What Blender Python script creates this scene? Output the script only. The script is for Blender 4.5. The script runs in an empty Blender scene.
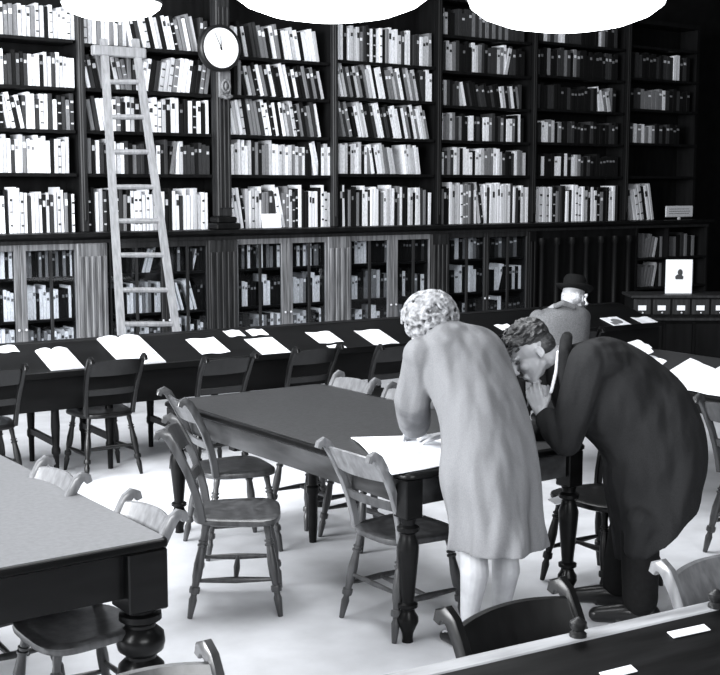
import bpy, math, random
from mathutils import Vector as V, Matrix
random.seed(7)
PI=math.pi
S=bpy.context.scene; C=S.collection
# ------------------------------------------------------------------ camera
F=1220.0; H=1.9; PSI=math.radians(36); TH=math.atan((337.5-190)/F)
ct,st_,cp,sp=math.cos(TH),math.sin(TH),math.cos(PSI),math.sin(PSI)
cam=bpy.data.cameras.new('camera'); co=bpy.data.objects.new('camera',cam); C.objects.link(co)
cam.sensor_fit='HORIZONTAL'; cam.sensor_width=36; cam.lens=F/720*36; cam.clip_end=200; cam.clip_start=.05
co.location=(0,0,H); co.rotation_euler=(PI/2-TH,0,-PSI); S.camera=co
S.view_settings.view_transform='Standard'; S.view_settings.look='None'; S.view_settings.gamma=1
S.view_settings.exposure=0.0
S.view_settings.use_curve_mapping=False
def ray(px,py):
    u=(px-360)/F; v=(337.5-py)/F
    r,f,up=u,ct+v*st_,v*ct-st_
    return V((cp*r+sp*f,-sp*r+cp*f,up))
O=V((0,0,H))
def gp(px,py,h): d=ray(px,py); return O+d*((h-H)/d.z)
def onY(px,py,Y): d=ray(px,py); return O+d*(Y/d.y)
def hit(px,py,P,N): d=ray(px,py); return O+d*((V(P)-O).dot(V(N))/d.dot(V(N)))
def loc(px,py,zf):   # view-direction frame: right, forward, height
    u=(px-360)/F; v=(337.5-py)/F; f=ct+v*st_; t=zf/f
    return V((u*t,zf,H+(v*ct-st_)*t))
# ------------------------------------------------------------------ materials
def tint(v): return (v*.97,v*.985,v*1.03,1)
def mat(name,v,rough=.6,spec=.5,var=0,scale=20,stretch=(1,1,1),bump=0,emit=0,coat=0,sheen=0,hi=None):
    m=bpy.data.materials.new(name); m.use_nodes=True; nt=m.node_tree; b=nt.nodes['Principled BSDF']
    b.inputs['Base Color'].default_value=tint(v); b.inputs['Roughness'].default_value=rough
    b.inputs['Specular IOR Level'].default_value=spec
    if coat: b.inputs['Coat Weight'].default_value=coat; b.inputs['Coat Roughness'].default_value=.2
    if emit: b.inputs['Emission Color'].default_value=(.95,.97,1,1); b.inputs['Emission Strength'].default_value=emit
    if var or bump:
        tc=nt.nodes.new('ShaderNodeTexCoord'); mp=nt.nodes.new('ShaderNodeMapping'); mp.inputs['Scale'].default_value=stretch
        nz=nt.nodes.new('ShaderNodeTexNoise'); nz.inputs['Scale'].default_value=scale; nz.inputs['Detail'].default_value=5
        nt.links.new(tc.outputs['Object'],mp.inputs[0]); nt.links.new(mp.outputs[0],nz.inputs['Vector'])
        if var:
            cr=nt.nodes.new('ShaderNodeValToRGB'); cr.color_ramp.elements[0].position=.3; cr.color_ramp.elements[1].position=.7
            cr.color_ramp.elements[0].color=tint(v*(1-var)); cr.color_ramp.elements[1].color=tint(min(.95,(hi or v*(1+var))))
            nt.links.new(nz.outputs['Fac'],cr.inputs[0]); nt.links.new(cr.outputs[0],b.inputs['Base Color'])
        if bump:
            bp=nt.nodes.new('ShaderNodeBump'); bp.inputs['Strength'].default_value=bump; bp.inputs['Distance'].default_value=.01
            nt.links.new(nz.outputs['Fac'],bp.inputs['Height']); nt.links.new(bp.outputs[0],b.inputs['Normal'])
    return m
M={}
M['floor']=mat('pale floor',.60,.55,.35,.13,4,bump=.05)
M['wall']=mat('dark panelling',0.006,.6,0.1,.3,6)
M['case']=mat('dark oak bookcase',.006,.5,0.1,.4,14,(1,1,.12),bump=.08)
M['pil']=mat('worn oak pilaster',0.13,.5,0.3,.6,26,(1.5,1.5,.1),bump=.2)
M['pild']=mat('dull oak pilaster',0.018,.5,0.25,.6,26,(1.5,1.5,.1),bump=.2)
M['chair']=mat('chair wood',0.042,.33,0.45,.5,30,(1,1,.2),bump=.08,coat=.25)
M['chair_lit']=mat('window-lit chair wood',0.13,.3,0.5,.4,30,(1,1,.2),bump=.08,coat=.3)  # window light on back posts and top rails painted in as lighter wood
M['chaird']=mat('dark chair wood',.005,.35,.3,.5,30,(1,1,.2),bump=.06,coat=.05)
M['table']=mat('table leather top',0.024,0.5,0.3,.35,60,bump=.12)
M['tabled']=mat('table dark wood',0.004,.3,0.15,.4,18,(.2,1,1),bump=.05,coat=.03)
M['apron']=mat('scuffed table apron',0.035,.45,0.25,.7,9,(1,.3,1.6),bump=.08)
M['desk']=mat('reading desk wood',0.004,0.45,0.1,.5,10,(.25,1,1),bump=.06,coat=.04)
M['deskf']=mat('grained sloping desk top',0.006,0.5,0.1,.8,8,(.35,3,3),bump=.08)
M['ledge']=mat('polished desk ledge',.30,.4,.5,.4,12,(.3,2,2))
M['ladder']=mat('ash ladder wood',.26,.5,.4,.25,22,(2,2,.2),bump=.15)
M['paper']=mat('paper',.86,.8,.2,.04,30)
M['print']=mat('printed paper',.82,.8,.2,.10,140)
M['ink']=mat('printed ink',.05,.7,.2)
M['card']=mat('grey card',.75,.6,.3,.5,120)
M['white']=mat('white enamel',.9,.35,.5)
M['black']=mat('black paint',.008,.4,.4)
M['metal']=mat('dark metal',.05,.3,.6)
M['brass']=mat('pale metal',.5,.3,.7)
M['opal']=mat('opal glass',.9,.3,.4,emit=7)
M['skin']=mat('skin',.36,.5,.4,.12,18,bump=.05)
M['coatw']=mat('light woollen coat',.155,.9,.15,.12,220,bump=.08)
M['coatm']=mat('dark overcoat',0.018,.85,0.1,.2,200,bump=.1)
def folds(m,scale,stretch,dist):
    nt=m.node_tree; b=nt.nodes['Principled BSDF']; old=b.inputs['Normal'].links[0].from_node
    tc=nt.nodes.new('ShaderNodeTexCoord'); mp=nt.nodes.new('ShaderNodeMapping'); mp.inputs['Scale'].default_value=stretch; mp.inputs['Rotation'].default_value=(0,.25,0)
    nz=nt.nodes.new('ShaderNodeTexNoise'); nz.inputs['Scale'].default_value=scale; nz.inputs['Detail'].default_value=1.5
    bp=nt.nodes.new('ShaderNodeBump'); bp.inputs['Strength'].default_value=.8; bp.inputs['Distance'].default_value=dist
    nt.links.new(tc.outputs['Object'],mp.inputs[0]); nt.links.new(mp.outputs[0],nz.inputs['Vector']); nt.links.new(nz.outputs['Fac'],bp.inputs['Height']); nt.links.new(bp.outputs[0],old.inputs['Normal'])
folds(M['coatw'],6.5,(1,1,.3),.12); folds(M['coatm'],6,(1,1,.5),.15)
M['coatt']=mat('grey tweed jacket',.13,.9,.15,.3,120,bump=.25)
M['trous']=mat('dark trousers',0.006,.85,.2,.3,60,bump=.1)
M['hairw']=mat('fair curly hair',0.2,.5,0.25,.75,45,bump=.5)
M['hairm']=mat('dark hair',.035,.45,.5,.7,60,(1,1,3),bump=.5)
M['hairg']=mat('grey hair',0.5,.6,.4,.5,60,bump=.3)
M['felt']=mat('black felt',.006,.9,.1)
M['stock']=mat('pale stockings',.4,.55,.35,.05,40)
M['shoe']=mat('black leather',.01,.3,.5)
M['shirt']=mat('white shirt',.75,.8,.2)
g=bpy.data.materials.new('cupboard glass'); g.use_nodes=True; nt=g.node_tree; nt.nodes.clear()
o_=nt.nodes.new('ShaderNodeOutputMaterial'); mx=nt.nodes.new('ShaderNodeMixShader'); tr=nt.nodes.new('ShaderNodeBsdfTransparent'); gl=nt.nodes.new('ShaderNodeBsdfGlossy')
gl.inputs['Roughness'].default_value=.03; tr.inputs[0].default_value=(.93,.94,.95,1); mx.inputs[0].default_value=.04
nt.links.new(tr.outputs[0],mx.inputs[1]); nt.links.new(gl.outputs[0],mx.inputs[2]); nt.links.new(mx.outputs[0],o_.inputs[0]); M['glass']=g
TONE={'w':.80,'l':.48,'g':.17,'d':.032,'k':.006}
for k,v in TONE.items(): M['bk_'+k]=mat('book cloth '+k,v,.7,.15,.25,40,(4,4,1))
M['pages']=mat('page edges',.55,.9,.1,.2,200,(1,1,.05))
# ------------------------------------------------------------------ mesh builder
class MB:
    def __init__(s): s.v=[]; s.f=[]; s.m=[]
    def add(s,vs,fs,mi=0):
        n=len(s.v); s.v+= [tuple(p) for p in vs]; s.f+=[tuple(i+n for i in f) for f in fs]; s.m+=[mi]*len(fs); return s
    def box(s,x0,x1,y0,y1,z0,z1,mi=0,T=None,bev=0):
        if bev:
            b=min(bev,(x1-x0)*.45,(y1-y0)*.45,(z1-z0)*.45); vs=[];
            # chamfered box: three rings in z with inset
            rings=[]
            def ring(x0,x1,y0,y1,z,c):
                return [(x0+c,y0,z),(x1-c,y0,z),(x1,y0+c,z),(x1,y1-c,z),(x1-c,y1,z),(x0+c,y1,z),(x0,y1-c,z),(x0,y0+c,z)]
            R=[ring(x0+b,x1-b,y0+b,y1-b,z0,b*.3),ring(x0,x1,y0,y1,z0+b,b),ring(x0,x1,y0,y1,z1-b,b),ring(x0+b,x1-b,y0+b,y1-b,z1,b*.3)]
            for r in R: vs+=r
            fs=[tuple(range(7,-1,-1)),tuple(range(24,32))]
            for k in range(3):
                for i in range(8): fs.append((k*8+i,k*8+(i+1)%8,(k+1)*8+(i+1)%8,(k+1)*8+i))
        else:
            vs=[(x0,y0,z0),(x1,y0,z0),(x1,y1,z0),(x0,y1,z0),(x0,y0,z1),(x1,y0,z1),(x1,y1,z1),(x0,y1,z1)]
            fs=[(3,2,1,0),(4,5,6,7),(0,1,5,4),(1,2,6,5),(2,3,7,6),(3,0,4,7)]
        if T is not None: vs=[T@V(p) for p in vs]
        return s.add(vs,fs,mi)
    def rings(s,R,mi=0,cap=True,closed=False):
        n=len(R[0]); vs=[p for r in R for p in r]; fs=[]
        for k in range(len(R)-1):
            for i in range(n): fs.append((k*n+i,k*n+(i+1)%n,(k+1)*n+(i+1)%n,(k+1)*n+i))
        if closed:
            k=len(R)-1
            for i in range(n): fs.append((k*n+i,k*n+(i+1)%n,(i+1)%n,i))
        elif cap: fs.append(tuple(range(n-1,-1,-1))); fs.append(tuple((len(R)-1)*n+i for i in range(n)))
        return s.add(vs,fs,mi)
    def tube(s,pts,rad,n=10,mi=0,flat=None):
        # flat: (vector, factor) squash cross-section
        pts=[V(p) for p in pts]; R=[]
        if not hasattr(rad,'__len__'): rad=[rad]*len(pts)
        up=None
        for i,p in enumerate(pts):
            t=(pts[min(i+1,len(pts)-1)]-pts[max(i-1,0)])
            if t.length<1e-9: t=V((0,0,1))
            t.normalize()
            if up is None: up=V((0,0,1)) if abs(t.z)<.9 else V((1,0,0))
            a=t.cross(up).normalized(); b=a.cross(t).normalized(); up=b
            R.append([p+a*(rad[i]*math.cos(2*PI*k/n))+b*(rad[i]*math.sin(2*PI*k/n)) for k in range(n)])
        return s.rings(R,mi)
    def lathe(s,p0,p1,prof,n=12,mi=0):
        # prof: (t along axis 0..1, radius)
        p0,p1=V(p0),V(p1); t=(p1-p0).normalized(); a=t.cross(V((0,1,0)) if abs(t.y)<.9 else V((1,0,0))).normalized(); b=t.cross(a)
        return s.rings([[p0.lerp(p1,q)+a*(r*math.cos(2*PI*k/n))+b*(r*math.sin(2*PI*k/n)) for k in range(n)] for q,r in prof],mi)
    def prism(s,poly,axis,a0,a1,mi=0,T=None):
        # poly: 2d pts; axis 'x' -> (y,z), 'y' -> (x,z), 'z' -> (x,y)
        def P(u,v,w): return {'x':(w,u,v),'y':(u,w,v),'z':(u,v,w)}[axis]
        R=[[V(P(u,v,a)) for u,v in poly] for a in (a0,a1)]
        if T is not None: R=[[T@p for p in r] for r in R]
        return s.rings(R,mi)
    def ell(s,c,r,ax=None,nu=16,nv=10,mi=0):
        c=V(c); r=(r,r,r) if not hasattr(r,'__len__') else r
        ax=ax or (V((1,0,0)),V((0,1,0)),V((0,0,1)))
        R=[]
        for j in range(nv+1):
            th=-PI/2+PI*j/nv; th=max(min(th,PI/2-.03),-PI/2+.03)
            R.append([c+ax[0]*(r[0]*math.cos(th)*math.cos(2*PI*k/nu))+ax[1]*(r[1]*math.cos(th)*math.sin(2*PI*k/nu))+ax[2]*(r[2]*math.sin(th)) for k in range(nu)])
        return s.rings(R,mi)
    def cap(s,p0,r0,p1,r1,n=12):
        p0,p1=V(p0),V(p1); d=p1-p0; L=d.length or 1e-6; t=d/L
        up=V((0,0,1)) if abs(t.z)<.9 else V((1,0,0)); a=t.cross(up).normalized(); b=a.cross(t)
        R=[]
        for j in range(5):
            th=-PI/2+PI/2*j/4; th=max(th,-PI/2+.05); R.append((p0+t*(r0*math.sin(th)),r0*math.cos(th)))
        for j in range(5):
            th=PI/2*j/4; th=min(th,PI/2-.05); R.append((p1+t*(r1*math.sin(th)),r1*math.cos(th)))
        return s.rings([[c+a*(q*math.cos(2*PI*k/n))+b*(q*math.sin(2*PI*k/n)) for k in range(n)] for c,q in R])
    def chain(s,pts,rs,n=14):
        for i in range(len(pts)-1): s.cap(pts[i],rs[i],pts[i+1],rs[i+1],n)
        return s
    def data(s,name,ms,smooth=False):
        me=bpy.data.meshes.new(name); me.from_pydata(s.v,[],s.f)
        for m in (ms if isinstance(ms,(list,tuple)) else [ms]): me.materials.append(m)
        for p,mi in zip(me.polygons,s.m): p.material_index=mi; p.use_smooth=smooth
        me.update(); return me
def obj(name,mb,ms,parent=None,smooth=False,at=(0,0,0)):
    me=mb if isinstance(mb,bpy.types.Mesh) else mb.data(name,ms,smooth)
    o=bpy.data.objects.new(name,me); C.objects.link(o); o.location=at
    if parent: o.parent=parent
    if smooth=='auto' or smooth is True:
        try: me.set_sharp_from_angle(angle=math.radians(40))
        except Exception: pass
    return o
def tag(o,label,cat=None,group=None,kind=None):
    if label: o['label']=label
    if cat: o['category']=cat
    if group: o['group']=group
    if kind: o['kind']=kind
    return o
def thing(name,label,cat,at=(0,0,0),rz=0,group=None,sc=1):
    o=bpy.data.objects.new(name,None); C.objects.link(o); o.empty_display_size=.1
    o.location=at; o.rotation_euler=(0,0,rz); o.scale=(sc,sc,sc); return tag(o,label,cat,group)
def dup(root,at,rz=0,label=None,group=None,sc=1):
    r=root.copy(); C.objects.link(r); r.location=at; r.rotation_euler=(0,0,rz); r.scale=(sc,sc,sc)
    if label: r['label']=label
    if group: r['group']=group
    for ch in list(root.children):
        c=ch.copy(); C.objects.link(c); c.parent=r
        for g2 in list(ch.children):
            d=g2.copy(); C.objects.link(d); d.parent=c
    return r
def remesh(name,mb,voxel,m,parent,iters=3):
    me=mb.data(name,m); o=bpy.data.objects.new('tmp',me); C.objects.link(o)
    r=o.modifiers.new('r','REMESH'); r.mode='VOXEL'; r.voxel_size=voxel; r.use_smooth_shade=True
    if iters: s=o.modifiers.new('s','SMOOTH'); s.factor=.5; s.iterations=iters
    dg=bpy.context.evaluated_depsgraph_get(); dg.update()
    nm=bpy.data.meshes.new_from_object(o.evaluated_get(dg)); nm.name=name
    bpy.data.objects.remove(o); bpy.data.meshes.remove(me)
    nm.materials.clear(); nm.materials.append(m)
    for p in nm.polygons: p.use_smooth=True; p.material_index=0
    q=bpy.data.objects.new(name,nm); C.objects.link(q)
    if parent: q.parent=parent
    return q
# ------------------------------------------------------------------ room
YW=10.2      # front plane of the upper bookcases
YL=10.0      # front plane of the lower cupboards
def struct(name,mb,m,smooth=False): return tag(obj(name,mb,m,None,smooth),None,kind='structure')
struct('floor',MB().box(-6,15,-4,10.8,-.1,0),M['floor'])
struct('wall_back',MB().box(-6,15,10.7,10.9,0,5),M['wall'])
struct('wall_right',MB().box(14.2,14.4,-4,10.7,0,5),M['wall'])
# ------------------------------------------------------------------ bookcases
edges=[2.95,4.37,5.77,7.06,8.42,9.82,11.37,12.75]
LZ=1.53
rows={ # bay: list of shelf heights given where their edges stand
}
def Zs(px,ys): return [onY(px,y,YW).z for y in ys]
shelfz=[Zs(40,(37,86,129,173)),Zs(150,(48,91,132,174)),Zs(280,(59,97,136,175)),Zs(385,(63,99,138,174)),
        Zs(485,(38,73,107,141,175)),Zs(575,(44,77,110,143,176)),Zs(645,(46,78,109,143,176))]
names=['leftmost bay','ladder bay','bay right of clock','fourth bay','fifth bay','sixth bay','far right bay']
TOPZ=3.95
for i in range(7):
    x0,x1=edges[i],edges[i+1]
    t=thing('bookcase','tall dark open bookcase, '+['at the left edge of the photo','standing behind the ladder','just right of the wall clock','fourth from the left, behind the curly haired woman','fifth from the left, partly dark','sixth from the left, nearly empty looking','last one at the dark right end'][i],'bookcase',((x0+x1)/2,YW,LZ),0,'upper bookcases along the wall')
    w=(x1-x0)/2
    obj('back_panel',MB().box(-w,w,.30,.33,0,TOPZ-LZ),M['case'],t)
    for s in (-1,1):
        obj('side_panel',MB().box(-w if s<0 else w-.05,-w+.06 if s<0 else w,.03,.3,0,TOPZ-LZ),M['case'],t) if s<0 or i==6 else None
    for z in shelfz[i]:
        if z<TOPZ-.1: obj('shelf',MB().box(-w+.03,w-.03,.0,.3,z-LZ-.03,z-LZ,bev=.004),M['case'],t)
    obj('top_shelf',MB().box(-w+.03,w-.03,0,.3,TOPZ-LZ-.05,TOPZ-LZ),M['case'],t)
    pw=.085 if i==1 or i==2 else .035
    if i!=2:
        f=MB().box(-w,-w+.062,-.03,.03,0,TOPZ-LZ,bev=.008); f.box(-w+.019,-w+.043,-.04,-.028,0.1,TOPZ-LZ,bev=.004)
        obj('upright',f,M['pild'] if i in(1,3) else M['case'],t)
# clock column
cc=thing('clock_column','dark carved wooden column on the cornice under the round clock','column',(5.77,YW,LZ))
f=MB().box(-.075,.075,-.10,.02,0.12,2.42,bev=.01)
for dx in (-.045,0,.045): f.box(dx-.01,dx+.01,-.115,-.098,.2,2.05,bev=.004)
obj('shaft',f,M['pild'],cc)
obj('base_moulding',MB().box(-.13,.13,-.17,.02,0,.06,bev=.012).box(-.105,.105,-.14,.02,.06,.12,bev=.012),M['case'],cc)
zb=onY(219,84,YW-.1).z-LZ
f=MB().box(-.065,.065,-.13,-.095,zb-.13,zb+.13,bev=.012); 
f.tube([( .0+.04*math.cos(a),-.14,zb-.02+.055*math.sin(a)) for a in [k*2*PI/16 for k in range(17)]],.013,8)
f.ell((0,-.14,zb-.02),(.02,.02,.035)); f.tube([(-.06,-.14,zb-.11),(0,-.16,zb-.13),(.06,-.14,zb-.11)],.016,8)
obj('carved_bracket',f,M['pil'],cc,True)
# cornice ledge
t=thing('cornice','long dark moulded ledge between the upper bookcases and lower cupboards','ledge',(0,YL,0))
f=MB().prism([(-.09,LZ-.03),(-.09,LZ),(.25,LZ),(.25,LZ-.06),(-.0,LZ-.06),(-.02,LZ-.05),(-.06,LZ-.04)],'x',2.95,12.75)
obj('moulding',f,M['case'],t)
obj('frieze',MB().box(2.95,12.75,-.0,.25,LZ-.09,LZ-.06),M['pild'],t)
# lower cupboards
lowpx=[(-60,15,27,76,77,107),(110,162,169,207,208,236),(237,282,293,326,327,349),(350,388,398,429,430,447),(448,484,489,526,527,534)]
def LX(px,py=285): return onY(px,py,YL).x
s1=onY(50,277,YL+.1).z; s2=onY(50,319,YL+.1).z; s3=s2-.36
prev=2.95
lowx=[]
for i,(a,b,c,d,e,f_) in enumerate(lowpx):
    a,b,c,d,e,f_=[LX(q) for q in (a,b,c,d,e,f_)]
    a=max(a,2.97); lowx.append((a,b,c,d))
    t=thing('glazed_cupboard','low glass-fronted cupboard, '+['below the leftmost bookcase bay','behind the lower half of the ladder','below the shelves right of the clock','below the fourth bay, left of the curly hair','between the curly haired woman and the seated man'][i],'cupboard',(0,YL,0),0,'glazed cupboards under the cornice')
    m=MB().box(a-.02,f_,.40,.43,.0,LZ-.09); m.box(a-.02,f_,.02,.4,.0,.12)
    m.box(a-.03,a-.01,.04,.4,.12,LZ-.09).box(e,e+.02,.04,.4,.12,LZ-.09)
    obj('carcass',m,M['case'],t)
    for z in (s1,s2,s3): obj('shelf',MB().box(a-.01,e,.06,.4,z-.022,z),M['case'],t)
    xm=(b+c)/2
    for k,(u,v) in enumerate(((a,b),(c,d))):
        lx0=(a-.0 if k==0 else xm+.002); lx1=(xm-.002 if k==0 else e-.0)
        dm=MB(); T0,B0=LZ-.092,.13
        dm.box(lx0,u if k else u+.03,0,.03,B0,T0,bev=.004) if k else dm.box(lx0,u+.02,0,.03,B0,T0,bev=.004)
        dm.box(v,lx1,0,.03,B0,T0,bev=.004)
        dm.box(lx0,lx1,0.001,.029,T0-.05,T0-.0).box(lx0,lx1,.001,.029,B0,B0+.09)
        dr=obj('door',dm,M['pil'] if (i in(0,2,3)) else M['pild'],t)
        um=(u+v)/2+(.01 if k==0 else 0)
        obj('mullion',MB().box(um-.011,um+.011,-.002,.022,B0+.09,T0-.05),M['pild'],dr)
        obj('glass_pane',MB().box(u,v,.012,.016,B0+.09,T0-.05),M['glass'],dr)
        obj('knob',MB().ell(((lx1-.03) if k==0 else (lx0+.03),-.015,.72),.012,nu=8,nv=6),M['brass'],dr,True)
    # fluted pilaster
    pm=MB().box(e,f_,-.03,.03,0,LZ-.09,bev=.006); n=max(2,int((f_-e)/.055))
    for k in range(n):
        cx=e+(f_-e)*(k+.5)/n; pm.box(cx-(f_-e)/n*.3,cx+(f_-e)/n*.3,-.048,-.03,.1,LZ-.2,bev=.006)
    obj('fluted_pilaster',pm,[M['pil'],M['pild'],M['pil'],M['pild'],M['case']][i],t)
xe=LX(534)
t=thing('panelled_cupboard','dark closed cupboard with narrow columns behind the seated man in the hat','cupboard',(0,YL,0))
obj('carcass',MB().box(xe,11.4,.02,.43,0,LZ-.09),M['case'],t)
for k in range(7):
    x=xe+.1+k*(11.3-xe-.15)/6; obj('column',MB().lathe((x,-.01,.12),(x,-.01,LZ-.17),[(0,.04),(.05,.045),(.07,.03),(.5,.034),(.93,.028),(.95,.045),(1,.04)]),M['case'],t,True)
t=thing('open_cupboard','dark open pigeonhole shelves at the right end under the ledge','cupboard',(0,YL,0))
m=MB().box(11.4,12.75,.40,.43,0,LZ-.09).box(11.4,11.43,0,.4,0,LZ-.09).box(12.72,12.75,0,.4,0,LZ-.09).box(11.4,12.75,0,.4,0,.1); obj('carcass',m,M['case'],t)
zr1=onY(660,257,YL+.1).z; zr2=onY(660,286,YL+.1).z
for z in (zr1,zr2): obj('shelf',MB().box(11.43,12.72,0,.4,z-.022,z),M['case'],t)
obj('divider',MB().box(12.0,12.02,.02,.4,.1,LZ-.09),M['case'],t)
# ------------------------------------------------------------------ books
bookmesh={}
def bkmesh(tone,var):
    k=(tone,var)
    if k not in bookmesh:
        m=MB(); # unit: width 1, height 1, depth .2 ; spine at y=0
        m.add([(-.5,.004,0),(-.35,-.004,0),(.35,-.004,0),(.5,.004,0),(.5,.2,0),(.42,.2,0),(.42,.03,0),(-.42,.03,0),(-.42,.2,0),(-.5,.2,0)]+
              [(-.5,.004,1),(-.35,-.004,1),(.35,-.004,1),(.5,.004,1),(.5,.2,1),(.42,.2,1),(.42,.03,1),(-.42,.03,1),(-.42,.2,1),(-.5,.2,1)],
              [(0,1,11,10),(1,2,12,11),(2,3,13,12),(3,4,14,13),(4,5,15,14),(5,6,16,15),(6,7,17,16),(7,8,18,17),(8,9,19,18),(9,0,10,19),
               (10,11,12,13,16,17),(13,14,15,16),(10,17,18,19),(5+0,4,3,6),(3,2,1,0,7,6),(0,9,8,7)],0)
        m.box(-.42,.42,.03,.19,.015,.985,1)
        alt=2
        if var==1: m.box(-.36,.36,-.0055,.0,.68,.84,alt)
        if var==2: m.box(-.36,.36,-.0055,0,.16,.20,alt).box(-.36,.36,-.0055,0,.74,.80,alt).box(-.36,.36,-.0055,0,.48,.51,alt)
        am=M['bk_d'] if tone in 'wl' else (M['bk_w'] if tone in 'g' else M['bk_l'])
        bookmesh[k]=m.data('book',[M['bk_'+tone],M['pages'],am])
    return bookmesh[k]
BK=[]  # (area, x,y,z,w,h,tone,var,lean,where,idx)
ORD=['first','second','third','fourth','fifth','sixth','seventh','eighth','ninth','tenth','eleventh','twelfth']+['%dth'%k for k in range(13,60)]
def row(px0,px1,yt,yb,chars,Y,zfix=None,where='',hvar=.10):
    A=onY(px0,yb,Y); B=onY(px1,yb,Y); T=onY((px0+px1)/2,yt,Y); Mz=onY((px0+px1)/2,yb,Y).z
    z0=zfix if zfix is not None else Mz
    hh=T.z-Mz; n=sum(1 for c in chars if c not in '<>|'); step=(B.x-A.x)/n; x=A.x; mode=0; idx=0
    tot=sum(1 for c in chars if c in TONE)
    leanbase=0
    for c in chars:
        if c in '<>|': mode={'<':-1,'>':1,'|':0}[c]; leanbase=random.uniform(.15,.24); continue
        if c=='.' or c==' ': x+=step; continue
        ln=mode*(leanbase+random.uniform(-.015,.015)) if mode else random.choice((0,0,0,random.uniform(-.02,.02)))
        w=step*random.uniform(.78,.97); h=hh*random.uniform(1-hvar*1.6,1+hvar*.5)/math.cos(ln)
        if mode: w*=math.cos(ln)*.98
        tone='k' if (c=='d' and x>9.8 and random.random()<.7) else c  # books past this point painted darker for the light falling off rightwards
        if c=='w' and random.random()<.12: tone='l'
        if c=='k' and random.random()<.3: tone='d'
        var=random.choice((0,0,1,2))
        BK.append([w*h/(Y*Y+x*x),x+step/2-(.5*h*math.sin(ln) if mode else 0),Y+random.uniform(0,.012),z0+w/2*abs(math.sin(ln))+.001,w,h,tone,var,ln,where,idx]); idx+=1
        x+=step
YB=YW+.03
Z=shelfz
rn=lambda k,n: ['top visible','second','third','fourth','fifth','sixth'][k]
def upper(b,k,px0,px1,yt,yb,ch,last=False,**kw):
    zf=LZ if last else Z[b][k]
    row(px0,px1,yt,yb,ch,YB,zf,(('bottom' if last else rn(k,0))+' shelf, '+names[b]),**kw)
# bay 0
upper(0,0,-33,75,4,37,'wlwlwkwlg'+'gglwlglwkwwwwwl')
upper(0,1,-33,75,52,86,'lwwkwlwl'+'wkdkdkkwlwkllkwlwww')
upper(0,2,-33,75,93,129,'wwlkwlwk'+'<lwkw|kwwkwwkwkdgd')
upper(0,3,-33,70,136,173,'lwwwkwlw'+'wlwkwlgwwwwwwkwwwl')
upper(0,4,-33,76,186,230,'lwwwkwlw'+'wwkwwwwwkwlwkldwlwgkw',True)
# bay 1 (ladder)
upper(1,0,84,208,12,48,'llwgwwgwgl<wkkwlkwlkwwkggwgw|.kd')
upper(1,1,84,210,58,91,'<wkkgkklgg|gk>wwwkk>lllgwwwkkgg')
upper(1,2,84,210,98,132,'<kgkww|kwgkwwkkwwwwlkwwkkwkwkw')
upper(1,3,84,210,141,174,'dgkwkkwwlwdkgkdkgkwkd>kg|wldkdkdkd')
upper(1,4,84,209,188,229,'gkkwldkwkdgkwwwwwwllwkkwwkwwwwlww',True)
# bay 2
upper(2,0,230,322,26,59,'ww<kwkkdggkwgkwwlwkwwwl.')
upper(2,1,234,326,64,97,'kg<klgkwgkwkkwwkwkkgkgkw.')
upper(2,2,226,326,100,136,'<wwlwwkgggkwwkwkwlglkgkkgkw..')
upper(2,3,231,331,142,175,'wlwwwlkgkgglwwlwwlglgwkk<ww|kwlw')
upper(2,4,228,331,186,227,'<gwwwk|lwwlwggkk<ww|gglkkwkkwwwkwlw',True)
# bay 3
upper(3,0,337,432,28,63,'wwkwwllgkkwkwwkgwwwlkww.kkwllg')
upper(3,1,338,432,67,99,'<wlkgkwgkglwkwwkgglgwkglglk|kkww')
upper(3,2,340,430,104,138,'<gkg.kwlwkkkwwkkkwwwkwgkwgwlg.')
upper(3,3,340,420,144,174,'wwwkwwwlkwg<wkwwlggll...|.<wwllww')
upper(3,4,340,431,187,226,'kwkgkkgkwwkwwwkgwlwwkgwkkwwkwwkgkw',True)
# bay 4
upper(4,0,441,525,12,38,'glkkdddddgdgdgdgdgdgddddd')
upper(4,1,443,525,44,73,'dlwgdkkkkwlgkkkkklgw>l|ddkkk')
upper(4,2,441,522,83,107,'dwkkdk<lwkdkkdddkkdkk<wlkgwkg|k')
upper(4,3,440,524,114,141,'wggwgkgkkwwkkkwwgdkdgkwwgkwk')
upper(4,4,441,526,149,175,'wkgdwwkwwwkwwwgggwwlkkkdwggl')
upper(4,5,441,528,184,223,'gkkwlllwgggkw<wkw|wkwwwwwwlwkwkkwlw',True)
# bay 5
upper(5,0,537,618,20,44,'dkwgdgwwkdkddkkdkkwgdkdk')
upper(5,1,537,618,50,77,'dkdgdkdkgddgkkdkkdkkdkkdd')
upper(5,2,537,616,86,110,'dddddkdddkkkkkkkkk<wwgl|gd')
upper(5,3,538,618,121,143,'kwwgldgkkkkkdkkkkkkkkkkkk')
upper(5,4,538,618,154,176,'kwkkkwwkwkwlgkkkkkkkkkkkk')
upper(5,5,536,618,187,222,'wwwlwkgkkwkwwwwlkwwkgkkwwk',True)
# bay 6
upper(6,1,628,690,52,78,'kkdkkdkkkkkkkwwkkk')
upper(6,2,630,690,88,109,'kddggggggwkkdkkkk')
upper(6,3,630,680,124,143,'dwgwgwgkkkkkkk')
upper(6,5,628,652,185,220,'<lwwwkwl',True)
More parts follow.
